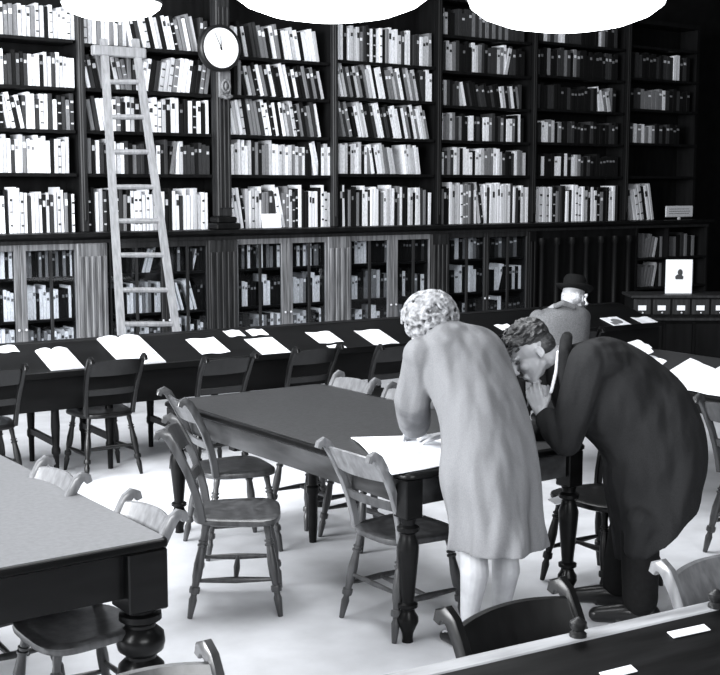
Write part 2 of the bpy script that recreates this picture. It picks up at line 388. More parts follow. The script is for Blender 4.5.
# lower cupboards
YC=YL+.10
low=[((-20,14),'kwlkwwkw','klwwkkwww','wwlwwlw'),((28,50),'gkkgkg','wwkwww','gkgdgl'),((51,75),'kgkgkw','wwkkkwk','wwlwlw'),
 ((112,134),'....kk','kwgkww','kdwlg'),((135,161),'>kkkwww|..','wwglgkww','glwkdg'),((170,185),'dkgk','k<wwk','dkwk'),((186,207),'kk>w|kkd','<ww|kkkk','wwkgwl'),
 ((238,257),'kgkwkk','kwwkkk','kkkkg'),((259,281),'wkggkw','kwwkkk','wgkwgw'),((293,307),'kwkw','wwlg','gwwl'),((309,326),'wkggkww','kwwwkw','kkkww'),
 ((351,370),'kwwww.','wwkkgg','kwwk.'),((372,388),'.kkkg','glkg','wwkk'),((399,412),'kkkk','kwkk','g.kk'),((414,428),'kkdk','gkwk','kdkk'),
 ((450,467),'kwkg','kwwk','kkkl'),((469,483),'lgdk','wwkk','kkkk'),((490,506),'kdgd','kw>w|k','kkwk'),((508,525),'dgkk','kwkwk','kkkw')]
lnm=['leftmost cupboard','cupboard behind the ladder','cupboard right of clock column','cupboard left of curly hair','cupboard right of curly hair']
cup=[0,0,0,1,1,1,1,2,2,2,2,3,3,3,3,4,4,4,4]; pane={}
for (rng,a,b,c_),ci in zip(low,cup):
    pane[ci]=pane.get(ci,0)+1; pn=ORD[pane[ci]-1]+' pane, '+lnm[ci]
    x=(rng[0]+rng[1])/2
    for k,(ch,z,hm) in enumerate(((a,s1,.27),(b,s2,.30),(c_,s3,.30))):
        # pixel rows for the height of the books
        P0=onY(x,285,YC)
        A=onY(rng[0],285,YC).x+.01; B=onY(rng[1],285,YC).x-.005
        n=sum(1 for q in ch if q not in '<>|'); step=(B-A)/n; xx=A; mode=0; idx=0
        for q in ch:
            if q in '<>|': mode={'<':-1,'>':1,'|':0}[q]; continue
            if q!='.':
                ln=mode*.28; h=hm*random.uniform(.72,1.0)
                w=step*random.uniform(.8,.95)*(.85 if mode else 1)
                BK.append([w*h/(YC*YC+xx*xx)*.9,xx+step/2-.5*h*math.sin(ln)*(1 if mode else 0),YC+random.uniform(0,.01),z+.001+w/2*abs(math.sin(ln)),w,h,q,random.choice((0,1,2)),ln,
                           ['upper','middle','lower'][k]+' shelf, '+pn,idx]); idx+=1
            xx+=step
for k,z in ((0,zr1),(1,zr2)):
    for (p0,p1,ch) in ((641,662,'g>gggl|kg'),(672,694,'gkdgkg')):
        A=onY(p0,270,YC).x; B=onY(p1,270,YC).x; n=len([q for q in ch if q in TONE]); mode=0; j=0
        for q in ch:
            if q in '<>|': mode={'<':-1,'>':1,'|':0}[q]; continue
            h=random.uniform(.24,.30); ln=mode*.22; w=(B-A)/n*.6
            BK.append([0,A+(j+.5)*(B-A)/n-.5*h*math.sin(ln),YC,z+.001+w/2*abs(math.sin(ln)),w,h,q,0,ln,'',j]); j+=1
BK.sort(key=lambda b:-b[0]*(1 if b[1]>3.45 else .01))
TN={'w':'white','l':'pale grey','g':'mid grey','d':'dark grey','k':'black'}
stuff=MB()
for n,b in enumerate(BK):
    _,x,y,z,w,h,tone,var,ln,where,idx=b
    if n<300:
        o=bpy.data.objects.new('book',bkmesh(tone,var)); C.objects.link(o)
        o.location=(x,y,z); o.scale=(w,1,h); o.rotation_euler=(0,ln,0)
        lab='%s book %s from left, %s'%(TN[tone]+(' leaning' if abs(ln)>.1 else ''),ORD[idx],where)
        tag(o,lab,'book','books on the library shelves')
    else:
        R=Matrix.Translation((x,y,z))@Matrix.Rotation(ln,4,'Y')
        mi='wlgdk'.index(tone)
        stuff.box(-w/2,w/2,0,.2,0,h,mi,T=R)
        if var: stuff.box(-w*.36,w*.36,-.002,0,h*.7,h*.8,'wlgdk'.index({'w':'g','l':'d','g':'w','d':'l','k':'g'}[tone]),T=R)
tag(obj('books',stuff,[M['bk_'+q] for q in 'wlgdk']),'the remaining small books filling the further and darker shelves','books','books on the library shelves','stuff')
# picture card lying against books right of clock
c=onY(271,214,YB-.03)
tag(obj('card',MB().box(-.11,.11,0,.006,-.0,.14,bev=.002).box(-.1,.1,-.001,0,.01,.13),M['paper'],None,at=(onY(271,226,YB-.04).x,YB-.06,LZ+.002)),'blank white card propped against books on the ledge right of the clock','card').rotation_euler=(-.12,0,0)
# ------------------------------------------------------------------ clock
cx=onY(222,48,10.0)
t=thing('wall_clock','round white wall clock with black hands and dark rim on the column','clock',(onY(221.5,48,9.99).x,10.03,cx.z)); t.scale=(1.08,.42,1.08)
f=MB(); R=.185
f.rings([[V((r*math.cos(2*PI*k/48),y,r*math.sin(2*PI*k/48))) for k in range(48)] for r,y in ((.165,-.075),(.172,-.09),(.183,-.09),(.195,-.07),(.195,.09),(.165,.09))],cap=True)
obj('case',f,M['black'],t,True)
obj('face',MB().lathe((0,-.083,0),(0,-.076,0),[(0,.167),(1,.167)],48),M['white'],t)
def hand(ang,L,w): 
    T=Matrix.Rotation(ang,4,'Y'); return MB().prism([(-w,-.02),(w,-.02),(w*.5,L),(-w*.5,L)],'y',-.089,-.086,T=T)
obj('minute_hand',hand(math.radians(-26),.145,.0045),M['black'],t); obj('hour_hand',hand(math.radians(-2),.1,.006),M['black'],t)
obj('hub',MB().lathe((0,-.093,0),(0,-.084,0),[(0,.008),(1,.012)]),M['black'],t)
f=MB()
for k in range(12): f.box(-.0012,.0012,-.0845,-.0832,.15,.160,T=Matrix.Rotation(k*PI/6,4,'Y'))
obj('hour_marks',f,M['bk_l'],t)
# ------------------------------------------------------------------ ladder
zt=onY(104,46,YW-.06).z
LP0=V((0,YW-.10,zt)); dirv=V((0,YW-.10-9.45,zt)); N=dirv.cross(V((1,0,0))).normalized()
t=thing('library_ladder','tall pale wooden ladder leaning against the bookcases','ladder',(4.8,9.5,0))
def lp(px,py): return hit(px,py,LP0,N)
base=V((4.8,9.5,0)); ends=[]
for (a,b) in (((104,46),(121,328)),((136,46),(176,328))):
    A=lp(*a); B=lp(*b); Bf=A+(B-A)*(A.z/(A.z-B.z)); ends.append((A,Bf))
    d=(A-Bf).normalized(); sx=V((1,0,0)); sx=(sx-d*sx.dot(d)).normalized(); sy=d.cross(sx)
    R=[]
    for P in (Bf,A+d*.06): R.append([P-base+sx*(i*.031)+sy*(j*.02) for i,j in ((-1,-1),(1,-1),(1,1),(-1,1))])
    for r in R:
        pass
    obj('rail',MB().rings(R),M['ladder'],t)
for y in (82,117,152,187,221,255,290,324):
    pa=[]
    for A,Bf in ends:
        # find the point on the rail seen at image row y
        lo,hi=0,1
        for _ in range(30):
            m_=(lo+hi)/2; P=Bf.lerp(A,m_); r_=cp*P.x-sp*P.y; f_=sp*P.x+cp*P.y; u_=P.z-H
            yy=337.5-F*(u_*ct+f_*st_)/(f_*ct-u_*st_)
            if yy>y: lo=m_
            else: hi=m_
        pa.append(P-base)
    obj('rung',MB().tube([pa[0],pa[0].lerp(pa[1],.5),pa[1]],[.021,.024,.021],8),M['ladder'],t,True)
pa,pb=lp(92,50)-base,lp(145,52)-base
obj('head_board',MB().box(pa.x,pb.x,pa.y-.035,pa.y+.035,pa.z-.045,pa.z+.045,bev=.01),M['ladder'],t)
# ------------------------------------------------------------------ chairs
def chair_proto(m1,label,tidx,m2=None):
    m2=m2 or m1
    t=thing('wooden_chair',label,'chair',(0,0,0),0,'wooden reading room chairs')
    # seat
    out=[]
    for k in range(40):
        a=2*PI*k/40; ca,sa=math.cos(a),math.sin(a); ex=.55
        x=.205*math.copysign(abs(ca)**ex,ca); y=.20*math.copysign(abs(sa)**ex,sa); x*=1+.12*y/.2
        out.append((x,y))
    R=[]
    for sc_,z in ((.93,.412),(.99,.418),(1.0,.428),(.985,.440),(.93,.446),(.72,.441),(.35,.436),(.02,.435)):
        R.append([V((x*sc_,y*sc_,z)) for x,y in out])
    obj('seat',MB().rings(R),m1,t,True)
    prof=[(0,.016),(.06,.017),(.12,.014),(.17,.015),(.175,.021),(.19,.021),(.195,.015),(.21,.015),(.215,.022),(.235,.022),(.24,.016),(.27,.017),(.42,.023),(.55,.022),(.62,.017),(.66,.016),(.665,.023),(.70,.025),(.73,.023),(.735,.015),(.76,.014),(.80,.019),(.86,.017),(1,.0115)]
    legs={}
    for sx in (-1,1):
        for sy in (-1,1):
            a=V((sx*.145,sy*.135,.415)); b=V((sx*.20,sy*(.195 if sy>0 else .21),0)); legs[sx,sy]=(a,b)
            obj('leg',MB().lathe(a,b,prof,12),m1,t,True)
    at_=lambda s,q:legs[s][0].lerp(legs[s][1],q)
    sprof=[(0,.008),(.15,.011),(.5,.016),(.85,.011),(1,.008)]
    mids=[]
    for sx in (-1,1):
        a,b=at_((sx,-1),.60),at_((sx,1),.60); mids.append(a.lerp(b,.5)); obj('stretcher',MB().lathe(a,b,sprof,10),m1,t,True)
    obj('stretcher',MB().lathe(mids[0],mids[1],sprof,10),m1,t,True)
    a,b=at_((-1,-1),.5),at_((1,-1),.5); obj('stretcher',MB().lathe(a,b,[(0,.008),(.5,.013),(1,.008)],10),m1,t,True)
    # scrolled stiles
    path=[(-.150,.432,.019),(-.160,.50,.019),(-.180,.58,.018),(-.208,.66,.018),(-.240,.73,.019),(-.268,.785,.020),(-.292,.825,.021),(-.315,.842,.020),(-.336,.834,.017),(-.343,.815,.013)]
    for sx in (-1,1):
        R=[]
        for i,(y,z,w) in enumerate(path):
            p0=path[max(i-1,0)]; p1=path[min(i+1,len(path)-1)]; ty,tz=p1[0]-p0[0],p1[1]-p0[1]; L=math.hypot(ty,tz); ny,nz=-tz/L,ty/L
            xc=sx*(.168+.022*min(1,(z-.43)/.3)); hw=.0135
            R.append([V((xc+u*hw,y+ny*v*w,z+nz*v*w)) for u,v in ((-1,-.75),(-.7,-1),(.7,-1),(1,-.75),(1,.75),(.7,1),(-.7,1),(-1,.75))])
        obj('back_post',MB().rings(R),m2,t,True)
    def rail(z0,z1,bow,th,arch,x=.178):
        n=12; R=[]
        def yat(z):
            for (ya,za,_),(yb,zb,_) in zip(path,path[1:]):
                if za<=z<=zb: return ya+(yb-ya)*(z-za)/(zb-za)
            return path[7][0]
        for i in range(n+1):
            u=-1+2*i/n; xc=u*x; bw=-bow*(1-u*u); zt_=z1+arch*(1-u*u)
            R.append([V((xc,yat(z0)+bw+th,z0)),V((xc,yat(min(z1,.82))+bw+th,zt_)),V((xc,yat(min(z1,.82))+bw,zt_+.004)),V((xc,yat(min(z1,.82))+bw-th,zt_)),V((xc,yat(z0)+bw-th,z0))])
        return MB().rings(R)
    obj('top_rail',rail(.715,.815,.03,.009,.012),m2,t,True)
    obj('lower_rail',rail(.575,.615,.02,.008,0),m1,t,True)
    return t
CH=chair_proto(M['chair'],'x',0); CHD=chair_proto(M['chaird'],'x',1)
CH_LIT=chair_proto(M['chair'],'x',2,M['chair_lit'])
used={'a':False,'b':False,'c':False}
def chair(kind,x,y,yaw,label,group,sc=1):
    root={'a':CH,'b':CHD,'c':CH_LIT}[kind]
    if not used[kind]:
        used[kind]=True; root.location=(x,y,0); root.rotation_euler=(0,0,yaw); root['label']=label; root['group']=group; root.scale=(sc,sc,sc); return root
    return dup(root,(x,y,0),yaw,label,group,sc)
PEND=[]
D2=math.radians
g1='chairs around the big centre table'; g0='chairs around the front left table'; gd='chairs along the wall reading desk'; gf='chairs at the front right desk'
chairs=[
 ('a',2.76,4.76,D2(-122),'wooden scroll-back chair nearest the camera on the centre table left side, whole chair visible',g1,1),
 ('a',3.20,5.56,D2(-101),'wooden scroll-back chair at the far left corner of the centre table',g1,1),
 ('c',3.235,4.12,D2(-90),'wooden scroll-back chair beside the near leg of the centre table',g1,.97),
 ('c',3.86,5.76,D2(90),'chair with brightly lit top rail showing over the far corner of the centre table',g1,.96),
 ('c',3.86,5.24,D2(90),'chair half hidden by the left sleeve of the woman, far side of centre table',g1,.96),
 ('b',4.33,3.97,D2(90),'dark chair between the standing woman and man, behind the turned table leg',g1,1),
 ('c',1.53,4.52,D2(90),'lit-backed chair pushed in at the far end of the front left table',g0,.96),
 ('c',1.59,3.84,D2(90),'lit-backed chair beside the near corner of the front left table, only its back top showing',g0,.95),
 ('b',3.36,7.60,D2(-2),'dark chair at the wall desk in front of the ladder',gd,.97),
 ('b',2.55,7.60,D2(-2),'dark chair cut by the left picture edge at the wall desk',gd,.97),
 ('b',3.97,7.22,D2(0),'dark chair at the wall desk behind the far corner of the centre table',gd,.97),
 ('b',4.71,7.28,D2(0),'dark chair at the wall desk, third counting right from the ladder',gd,.97),
 ('b',5.26,7.05,D2(0),'dark chair at the wall desk just left of the curly haired woman',gd,.97),
 ('b',7.05,6.95,D2(-15),'dark chair under the seated man in the hat',gd,.97),
 ('b',2.07,1.89,D2(180),'dark scroll-back chair with carved-looking curved rail at the bottom centre',gf,1.03),
 ('c',2.86,1.90,D2(180),'brightly lit shiny scroll-back chair at the bottom right behind the front desk',gf,1),
 ('a',1.13,2.11,D2(180),'chair at the bottom left edge with only its top rail in view',gf,1),
 ('a',5.37,3.80,D2(-90),'chair cut by the right picture edge at the newspaper table','chairs at the newspaper table',1),
]
for c_ in chairs: chair(*c_)
# ------------------------------------------------------------------ tables
def table(label,x0,x1,y0,y1,legs,hz,ap,legr,mtop,map_,prof,group='library tables',edge=.03,r=.06,ins=.035):
    cx,cy=(x0+x1)/2,(y0+y1)/2; t=thing('library_table',label,'table',(cx,cy,0),0,group)
    w,d=(x1-x0)/2,(y1-y0)/2; pts=[]
    for qx,qy,a0 in ((w-r,d-r,0),(-w+r,d-r,90),(-w+r,-d+r,180),(w-r,-d+r,270)):
        for k in range(6): a=math.radians(a0+18*k); pts.append((qx+r*math.cos(a),qy+r*math.sin(a)))
    def rg(s_,z): return [V((x-math.copysign(s_,x),y-math.copysign(s_,y),z)) for x,y in pts]
    obj('tabletop',MB().rings([rg(.012,hz-edge),rg(.0,hz-edge+.008),rg(0,hz-.010),rg(.004,hz-.003),rg(.012,hz)]),[M['tabled']],t,True)
    obj('writing_surface',MB().rings([rg(ins,hz-.004),rg(ins,hz+.0015)]),mtop,t)
    m=MB(); i_=.05
    m.box(-w+i_,w-i_,-d+i_,-d+i_+.03,hz-edge-ap,hz-edge).box(-w+i_,w-i_,d-i_-.03,d-i_,hz-edge-ap,hz-edge)
    m.box(-w+i_,-w+i_+.03,-d+i_+.03,d-i_-.03,hz-edge-ap,hz-edge).box(w-i_-.03,w-i_,-d+i_+.03,d-i_-.03,hz-edge-ap,hz-edge)
    obj('apron',m,map_,t)
    for lx,ly in legs:
        l=MB().box(lx-cx-legr,lx-cx+legr,ly-cy-legr,ly-cy+legr,hz-edge-ap-.05,hz-edge,bev=.005)
        l.lathe((lx-cx,ly-cy,hz-edge-ap-.04),(lx-cx,ly-cy,0),[(a,b*legr) for a,b in prof],20)
        obj('leg',l,M['tabled'],t,True)
    return t
pr1=[(0,.95),(.05,.7),(.07,.7),(.09,1.05),(.12,1.05),(.14,.7),(.17,.75),(.24,1.05),(.32,1.0),(.5,.8),(.66,.62),(.68,.62),(.695,.95),(.72,.95),(.735,.65),(.76,.7),(.80,1.0),(.84,1.02),(.88,.8),(.93,.55),(.97,.5),(1,.55)]
table('long dark library table in the centre that the woman leans over',3.03,4.10,3.84,6.05,[(3.09,3.91),(4.04,3.91),(3.09,5.97),(4.04,5.97)],.74,.12,.045,M['table'],M['apron'],pr1)
t1=[o for o in C.objects if o.name=='library_table'][0]
l=MB().box(-.035,.035,-.035,.035,.52,.6,bev=.004).lathe((0,0,.53),(0,0,0),[(0,.032),(.1,.028),(.4,.026),(.42,.036),(.47,.036),(.5,.028),(.8,.026),(1,.02)],16)
obj('leg',l,M['tabled'],t1,True,at=(3.585-3.565,5.37-4.945,0))
obj('cross_bar',MB().box(-.48,.48,-.03,.03,.57,.71),M['tabled'],t1,at=(0,5.37-4.945,0))
pr2=[(0,.95),(.03,.7),(.05,.7),(.06,1.0),(.10,1.02),(.13,.72),(.15,.72),(.20,1.1),(.26,1.16),(.31,1.08),(.35,.72),(.37,.72),(.42,1.08),(.47,1.14),(.52,1.08),(.56,.72),(.60,1.0),(.80,1.05),(.84,.75),(.9,1.0),(1,.9)]
M['tablel']=mat('worn pale leather top',.13,.45,.4,.12,50,bump=.06)
table('heavy dark table with bulbous leg filling the lower left corner',.05,1.83,3.60,5.35,[(1.75,3.68),(.15,3.68),(1.75,5.27),(.15,5.27)],.74,.16,.072,M['tablel'],M['tabled'],pr2,edge=.035,r=.03,ins=.012)
table('table spread with open newspapers at the right edge',5.66,6.98,3.2,6.25,[(5.75,3.3),(6.9,3.3),(5.75,6.15),(6.9,6.15)],.74,.10,.045,M['table'],M['tabled'],pr1)
# newspapers
def sheet(name,label,cat,pts,h,m,th=.004,curl=.01,group=None,fold=False):
    P=[gp(x,y,h) for x,y in pts]; c=sum(P,V())/len(P)
    n=8; R=[]
    a,b,c2,d=[p-c for p in P]
    vs=[];fs=[]
    for s in (1,-1):
        for j in range(n+1):
            for i in range(n+1):
                u,v=i/n,j/n; p=(a.lerp(b,u)).lerp(d.lerp(c2,u),v)
                z=curl*(abs(math.sin(u*PI*2))*(1 if fold else .4)+.3*v*v)+(th if s>0 else 0)
                vs.append((p.x,p.y,z))
    q=(n+1)
    for j in range(n):
        for i in range(n):
            k=j*q+i; fs.append((k+q,k+q+1,k+1,k)); k2=k+q*q; fs.append((k2,k2+1,k2+q+1,k2+q))
    bd=[i for i in range(n)]+[i*q+n for i in range(n)]+[n*q+n-i for i in range(n)]+[(n-i)*q for i in range(n)]
    for k in range(len(bd)): A_,B_=bd[k],bd[(k+1)%len(bd)]; fs.append((A_,B_,B_+q*q,A_+q*q))
    o=obj(name,MB().add(vs,fs),m,None,True,at=(c.x,c.y,h)); return tag(o,label,cat,group)
sheet('newspaper','big white open sheet on the centre table under the woman\'s hands','newspaper',[(351,438),(392,475),(446,466),(440,436)],.743,M['paper'],fold=True)
sheet('newspaper','left half of the open newspaper on the right hand table','newspaper',[(656,379),(678,389),(719,372),(690,359)],.743,M['print'],group='newspapers on the right table')
sheet('newspaper','right half of the open newspaper by the right picture edge','newspaper',[(680,389),(735,400),(760,382),(722,366)],.743,M['print'],group='newspapers on the right table')
sheet('paper','small loose white sheet between the stooping man and the newspapers','paper',[(640,357),(653,372),(667,362),(650,356)],.743,M['paper'])
for k,(dx,dy) in enumerate(((0,0),(5,-3),(9,1))):
    sheet('paper',['lowest sheet of a crumpled pile behind the stooping man','middle sheet of a crumpled pile behind the stooping man','topmost sheet of a crumpled pile behind the stooping man'][k],'paper',[(618+dx,347+dy),(636+dx,355+dy),(650+dx*.4,352+dy),(632+dx,344+dy)],.743+k*.022,M['paper'],curl=.02,group='crumpled pile of papers')
sheet('paper','white paper scrap on the chair between woman and man','paper',[(548,500),(556,505),(566,503),(558,497)],.448,M['paper'],curl=.004)
# ------------------------------------------------------------------ wall reading desk
def reading_desk(label,x0,x1,yaw,org,zn,zf_,dy,ledge,mtop,apron,legs,mledge,split=None):
    t=thing('reading_desk',label,'desk',org,yaw)
    sl=math.atan2(zf_-zn,dy)
    obj('sloping_top',MB().prism([(0,zn-.03),(0,zn),(dy,zf_),(dy,zf_-.03)],'x',x0,x1),mtop,t)
    obj('book_stop',MB().box(x0,x1,-.015,.005,zn-.03,zn+.012,bev=.003),M['desk'],t)
    obj('back_ledge',MB().box(x0,x1,dy,dy+ledge,zf_-.03,zf_+.003,bev=.004),mledge,t)
    obj('front_apron',MB().box(x0,x1,.02,.045,zn-apron,zn-.03),M['desk'],t)
    obj('back_apron',MB().box(x0,x1,dy+ledge-.04,dy+ledge-.015,zf_-.2,zf_-.03),M['desk'],t)
    for x in legs:
        for y in (.06,dy+ledge-.06):
            tz=(zn if y<.1 else zf_)-.035; obj('leg',MB().lathe((x,y,tz-.0),(x,y,0),[(0,.034),(.3,.034),(.31,.026),(.5,.031),(.7,.024),(.73,.03),(.77,.03),(.79,.02),(1,.018)],12),M['desk'],t,True)
        obj('foot_rail',MB().box(x-.015,x+.015,.06,dy+ledge-.06,.2,.24),M['desk'],t)
    return t
YAW=-D2(3.2)
org=V((3.34,7.60,0))
dk=reading_desk('long dark sloping reading desk standing in front of the bookcases',-2.2,5.35,YAW,org,.70,.84,.50,.14,M['desk'],.25,[-1.9,-.75,-.28,.1,.62,1.15,1.75,2.3,2.9,4.0,5.2],M['desk'])
f=MB()
for x in (-.75,1.75,4.0): pass
Rz=Matrix.Rotation(YAW,4,'Z')
dirx=Rz@V((1,0,0)); dirs=(Rz@V((0,.5,.14))).normalized(); Nn=dirx.cross(dirs).normalized(); P0=org+V((0,0,.70))
quads=[((38,350),(74,351),(80,370),(46,371),'open white book on the desk left of the ladder foot','book'),
 ((96,335),(138,334),(166,365),(117,365),'large white open volume on the wall desk in front of the ladder','book'),
 ((185,339),(217,339),(229,354),(200,354),'white paper on the wall desk right of the ladder','paper'),
 ((246,339),(277,338),(291,357),(263,358),'white open newspaper on the wall desk, second right of the ladder','newspaper'),
 ((305,333),(333,332),(341,343),(318,344),'white sheet on the wall desk, third right of the ladder','paper'),
 ((356,331),(383,330),(395,343),(372,347),'white sheet on the wall desk nearest the curly hair','paper'),
 ((328,346),(343,345),(352,352),(332,352),'small white slip at the desk edge behind the chair','paper'),
 ((478,331),(488,331),(500,344),(490,345),'white sheet on the desk above the back of the woman','paper'),
 ((495,325),(508,325),(512,329),(499,329),'small white card on the desk above the dark haired man','paper'),
 ((603,317),(622,318),(637,330),(617,331),'picture page on the wall desk right of the seated man','magazine'),
 ((633,318),(652,317),(671,332),(655,333),'white sheet at the right end of the wall desk','paper'),
 ((-8,345),(12,343),(16,349),(-2,350),'white sheet on the wall desk at the left picture edge','paper'),
 ((226,331),(236,331),(238,333),(227,333),'tiny slip on the back ledge right of the ladder','paper'),
 ((246,330),(262,330),(266,334),(250,334),'narrow white slip high on the desk, right of the clock column','paper')]
for k,(tl,tr,br,bl,lab,cat) in enumerate(quads):
    P=[hit(x,y,P0,Nn) for x,y in (tl,tr,br,bl)]
    loc_=[((p-org).dot(dirx),(p-P0).dot(dirs)) for p in P]
    a=sum(l_[0] for l_ in loc_)/4; w=((loc_[1][0]-loc_[0][0])+(loc_[2][0]-loc_[3][0]))/4; lo=max(.005,(loc_[2][1]+loc_[3][1])/2); hi=(loc_[0][1]+loc_[1][1])/2
    print('sheet',k,round(a,2),round(w*2,2),round(lo,2),round(hi,2))
    hi=min(hi,.515); 
    if hi-lo<.1: lo=max(.005,hi-.12)
    w=min(max(w,.07),.33)
    m=MB(); cc_=P0+dirx*a+dirs*((lo+hi)/2)+Nn*.001
    hh=(hi-lo)/2
    name={'book':'open_book','paper':'paper_sheet','newspaper':'newspaper','magazine':'magazine'}[cat]
    o=thing(name,lab,cat,cc_) if cat in('book','magazine','newspaper') else None
    rot=Matrix((dirx,dirs,Nn)).transposed().to_4x4()
    if o:
        o.matrix_world=Matrix.Translation(cc_)@rot
        if cat=='book':
            n=12
            for s in (-1,1):
                R=[]
                for i in range(n+1):
                    u=i/n; x=s*u*w; z=.022*math.sin(min(1,u*1.15)*PI*.9)**.7*(1-.35*u)+.004 if 0<u<1 else .004
                    R.append([V((x,-hh,.002)),V((x,-hh,z+.004)),V((x,hh,z+.004)),V((x,hh,.002))])
                if s<0: R=R[::-1]
                obj('page_block',MB().rings(R),M['print'],o,True)
            obj('cover',MB().box(-w-.006,w+.006,-hh-.006,hh+.006,-.0,.003),M['bk_d'],o)
            if k==1: obj('illustration',MB().box(w*.15,w*.85,-hh*.5,hh*.6,.0285,.0295),M['print'],o)
        else:
            obj('page',MB().box(-w,0,-hh,hh,0,.004,bev=.001),M['print'],o); obj('page',MB().box(0.001,w,-hh,hh,0,.006,bev=.001),M['print'],o)
            if cat=='magazine': obj('picture',MB().lathe((w*.1,0,.006),(w*.1,0,.0068),[(0,hh*.55),(1,hh*.55)],20).box(-w*.8,-w*.2,-hh*.7,-hh*.1,.004,.005),M['bk_g'],o)
    else:
        mb=MB(); n=6; R=[]
        for i in range(n+1):
            u=-1+2*i/n; z=.004*(1+math.cos(u*PI*1.3+k))
            R.append([V((u*w,-hh,z)),V((u*w,-hh,z+.0015)),V((u*w,hh,z+.0015)),V((u*w,hh,z))])
        q=obj(name,mb.rings(R),M['paper'],None,True); q.matrix_world=Matrix.Translation(cc_)@rot; tag(q,lab,'paper')
# little bright items on the desk ledge
for px,py,lb in ((603,303,'small white ornament on the wall desk right of the seated man, left piece'),(610,303,'small white ornament on the wall desk right of the seated man, right piece')):
    p=hit(px,316,P0,Nn); q=org+dirx*min(5.2,(p-org).dot(dirx))+(Rz@V((0,.57,.844)))
    tag(obj('ornament',MB().lathe((0,0,0),(0,0,.12),[(0,.03),(.1,.034),(.3,.014),(.5,.012),(.7,.028),(.9,.024),(1,.008)],12),M['white'],None,True,at=q),lb,'ornament','small ornaments on the desk')
# ------------------------------------------------------------------ front desk
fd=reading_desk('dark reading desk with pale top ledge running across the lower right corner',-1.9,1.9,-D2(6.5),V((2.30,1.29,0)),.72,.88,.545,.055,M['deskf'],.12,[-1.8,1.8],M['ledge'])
fd.location=(2.30,1.28,0)
RF=Matrix.Rotation(-D2(6.5),4,'Z'); of=V((2.30,1.28,0))
def _of(x,s): return of+RF@V((x,.50*s,.72+.16*s))
dfx=RF@V((1,0,0)); dfs=(RF@V((0,.545,.16))).normalized(); nf=dfx.cross(dfs)
for (a,b,lb) in (((670,636),(707,628),'thin white strip of paper lying high on the front desk slope'),((602,677),(634,669),'thin white strip cut by the bottom edge of the photo on the front desk')):
    A=hit(*a,of+V((0,0,.72)),nf); B=hit(*b,of+V((0,0,.72)),nf); c_=(A+B)/2; L=(B-A).length/2; d=(B-A).normalized(); e=nf.cross(d)
    o=obj('paper_strip',MB().box(-L,L,-.012,.012,0,.003,bev=.0008),M['paper']); o.matrix_world=Matrix.Translation(c_+nf*.001)@Matrix((d,e,nf)).transposed().to_4x4(); tag(o,lb,'paper')
for px,py,lb in ((578,636,'small dark turned knob on the pale ledge at bottom centre right'),(716,607,'small dark turned knob on the pale ledge at the right picture edge')):
    p=gp(px,py,.883)
    tag(obj('inkwell',MB().lathe((0,0,0),(0,0,.045),[(0,.02),(.15,.02),(.3,.013),(.5,.02),(.75,.02),(.9,.01),(1,.004)],16),M['black'],None,True,at=p),lb,'inkwell','dark knobs on the front desk ledge')
# ------------------------------------------------------------------ card cabinet with poster, plaque
cab=W_=loc(680,300,12.3)
def fromview(x,zf,h): return V((cp*x+sp*zf,-sp*x+cp*zf,h))
xl=loc(634,296,12.2).x; hz=loc(680,295,12.2).z
t=thing('card_cabinet','dark cabinet of labelled card drawers under the white portrait poster','cabinet',fromview(xl+.75,12.2,0),-PSI)
obj('carcass',MB().box(-.75,.75,.02,.42,0,hz-.03),M['case'],t)
obj('cabinet_top',MB().box(-.78,.78,-.03,.44,hz-.03,hz,bev=.006),M['pild'],t)
for k in range(7):
    x=-.66+k*.195
    for r_ in range(1):
        d=obj('drawer',MB().box(x-.088,x+.088,-.0,.02,hz-.2,hz-.04,bev=.006),M['pild'],t)
        obj('label_card',MB().box(x-.045,x+.035,-.006,0,hz-.155,hz-.105),M['paper'],d)
        obj('knob',MB().ell((x,-.012,hz-.178),.010,nu=8,nv=6),M['brass'],d,True)
obj('ledge',MB().box(-.78,.9,-.06,.02,hz-.255,hz-.225,bev=.006),M['pild'],t)
for k in range(5): obj('panel',MB().box(-.72+k*.3,-.45+k*.3,-.0,.02,.1,hz-.28,bev=.008),M['case'],t)
pl=fromview(loc(679,277,12.35).x,12.35,hz+.002)
t=thing('poster','white notice with a small dark portrait standing on the card cabinet','poster',pl,-PSI)
hp=.345; wp=.135
b_=obj('board',MB().box(-wp,wp,0,.012,0,hp,bev=.002),M['paper'],t)
m=MB().ell((.01,-.003,hp*.62),(.026,.003,.034),nu=14,nv=8); m.prism([(-.035,hp*.42),(.04,hp*.42),(.045,hp*.5),(.02,hp*.56),(-.02,hp*.56),(-.04,hp*.5)],'y',-.004,0)
obj('portrait',m,M['ink'],t); b_.rotation_euler=(0,0,0)
pq=onY(679,211,YW-.05)
t=thing('label_plaque','small grey label plate standing on the ledge at the dark right end','sign',(pq.x,YW-.06,LZ))
zq=pq.z-LZ
obj('plate',MB().box(-.26,.26,0,.015,zq-.075,zq+.065,bev=.01).box(-.02,.02,.002,.013,0,zq-.06),M['card'],t)
f=MB()
for r_ in range(3):
    x=-.20
    while x<.18:
        w=random.uniform(.012,.03); f.box(x,min(x+w,.21),-.003,0,zq-.035+r_*.028,zq-.026+r_*.028); x+=w+.01
obj('lettering',f,M['bk_g'],t)
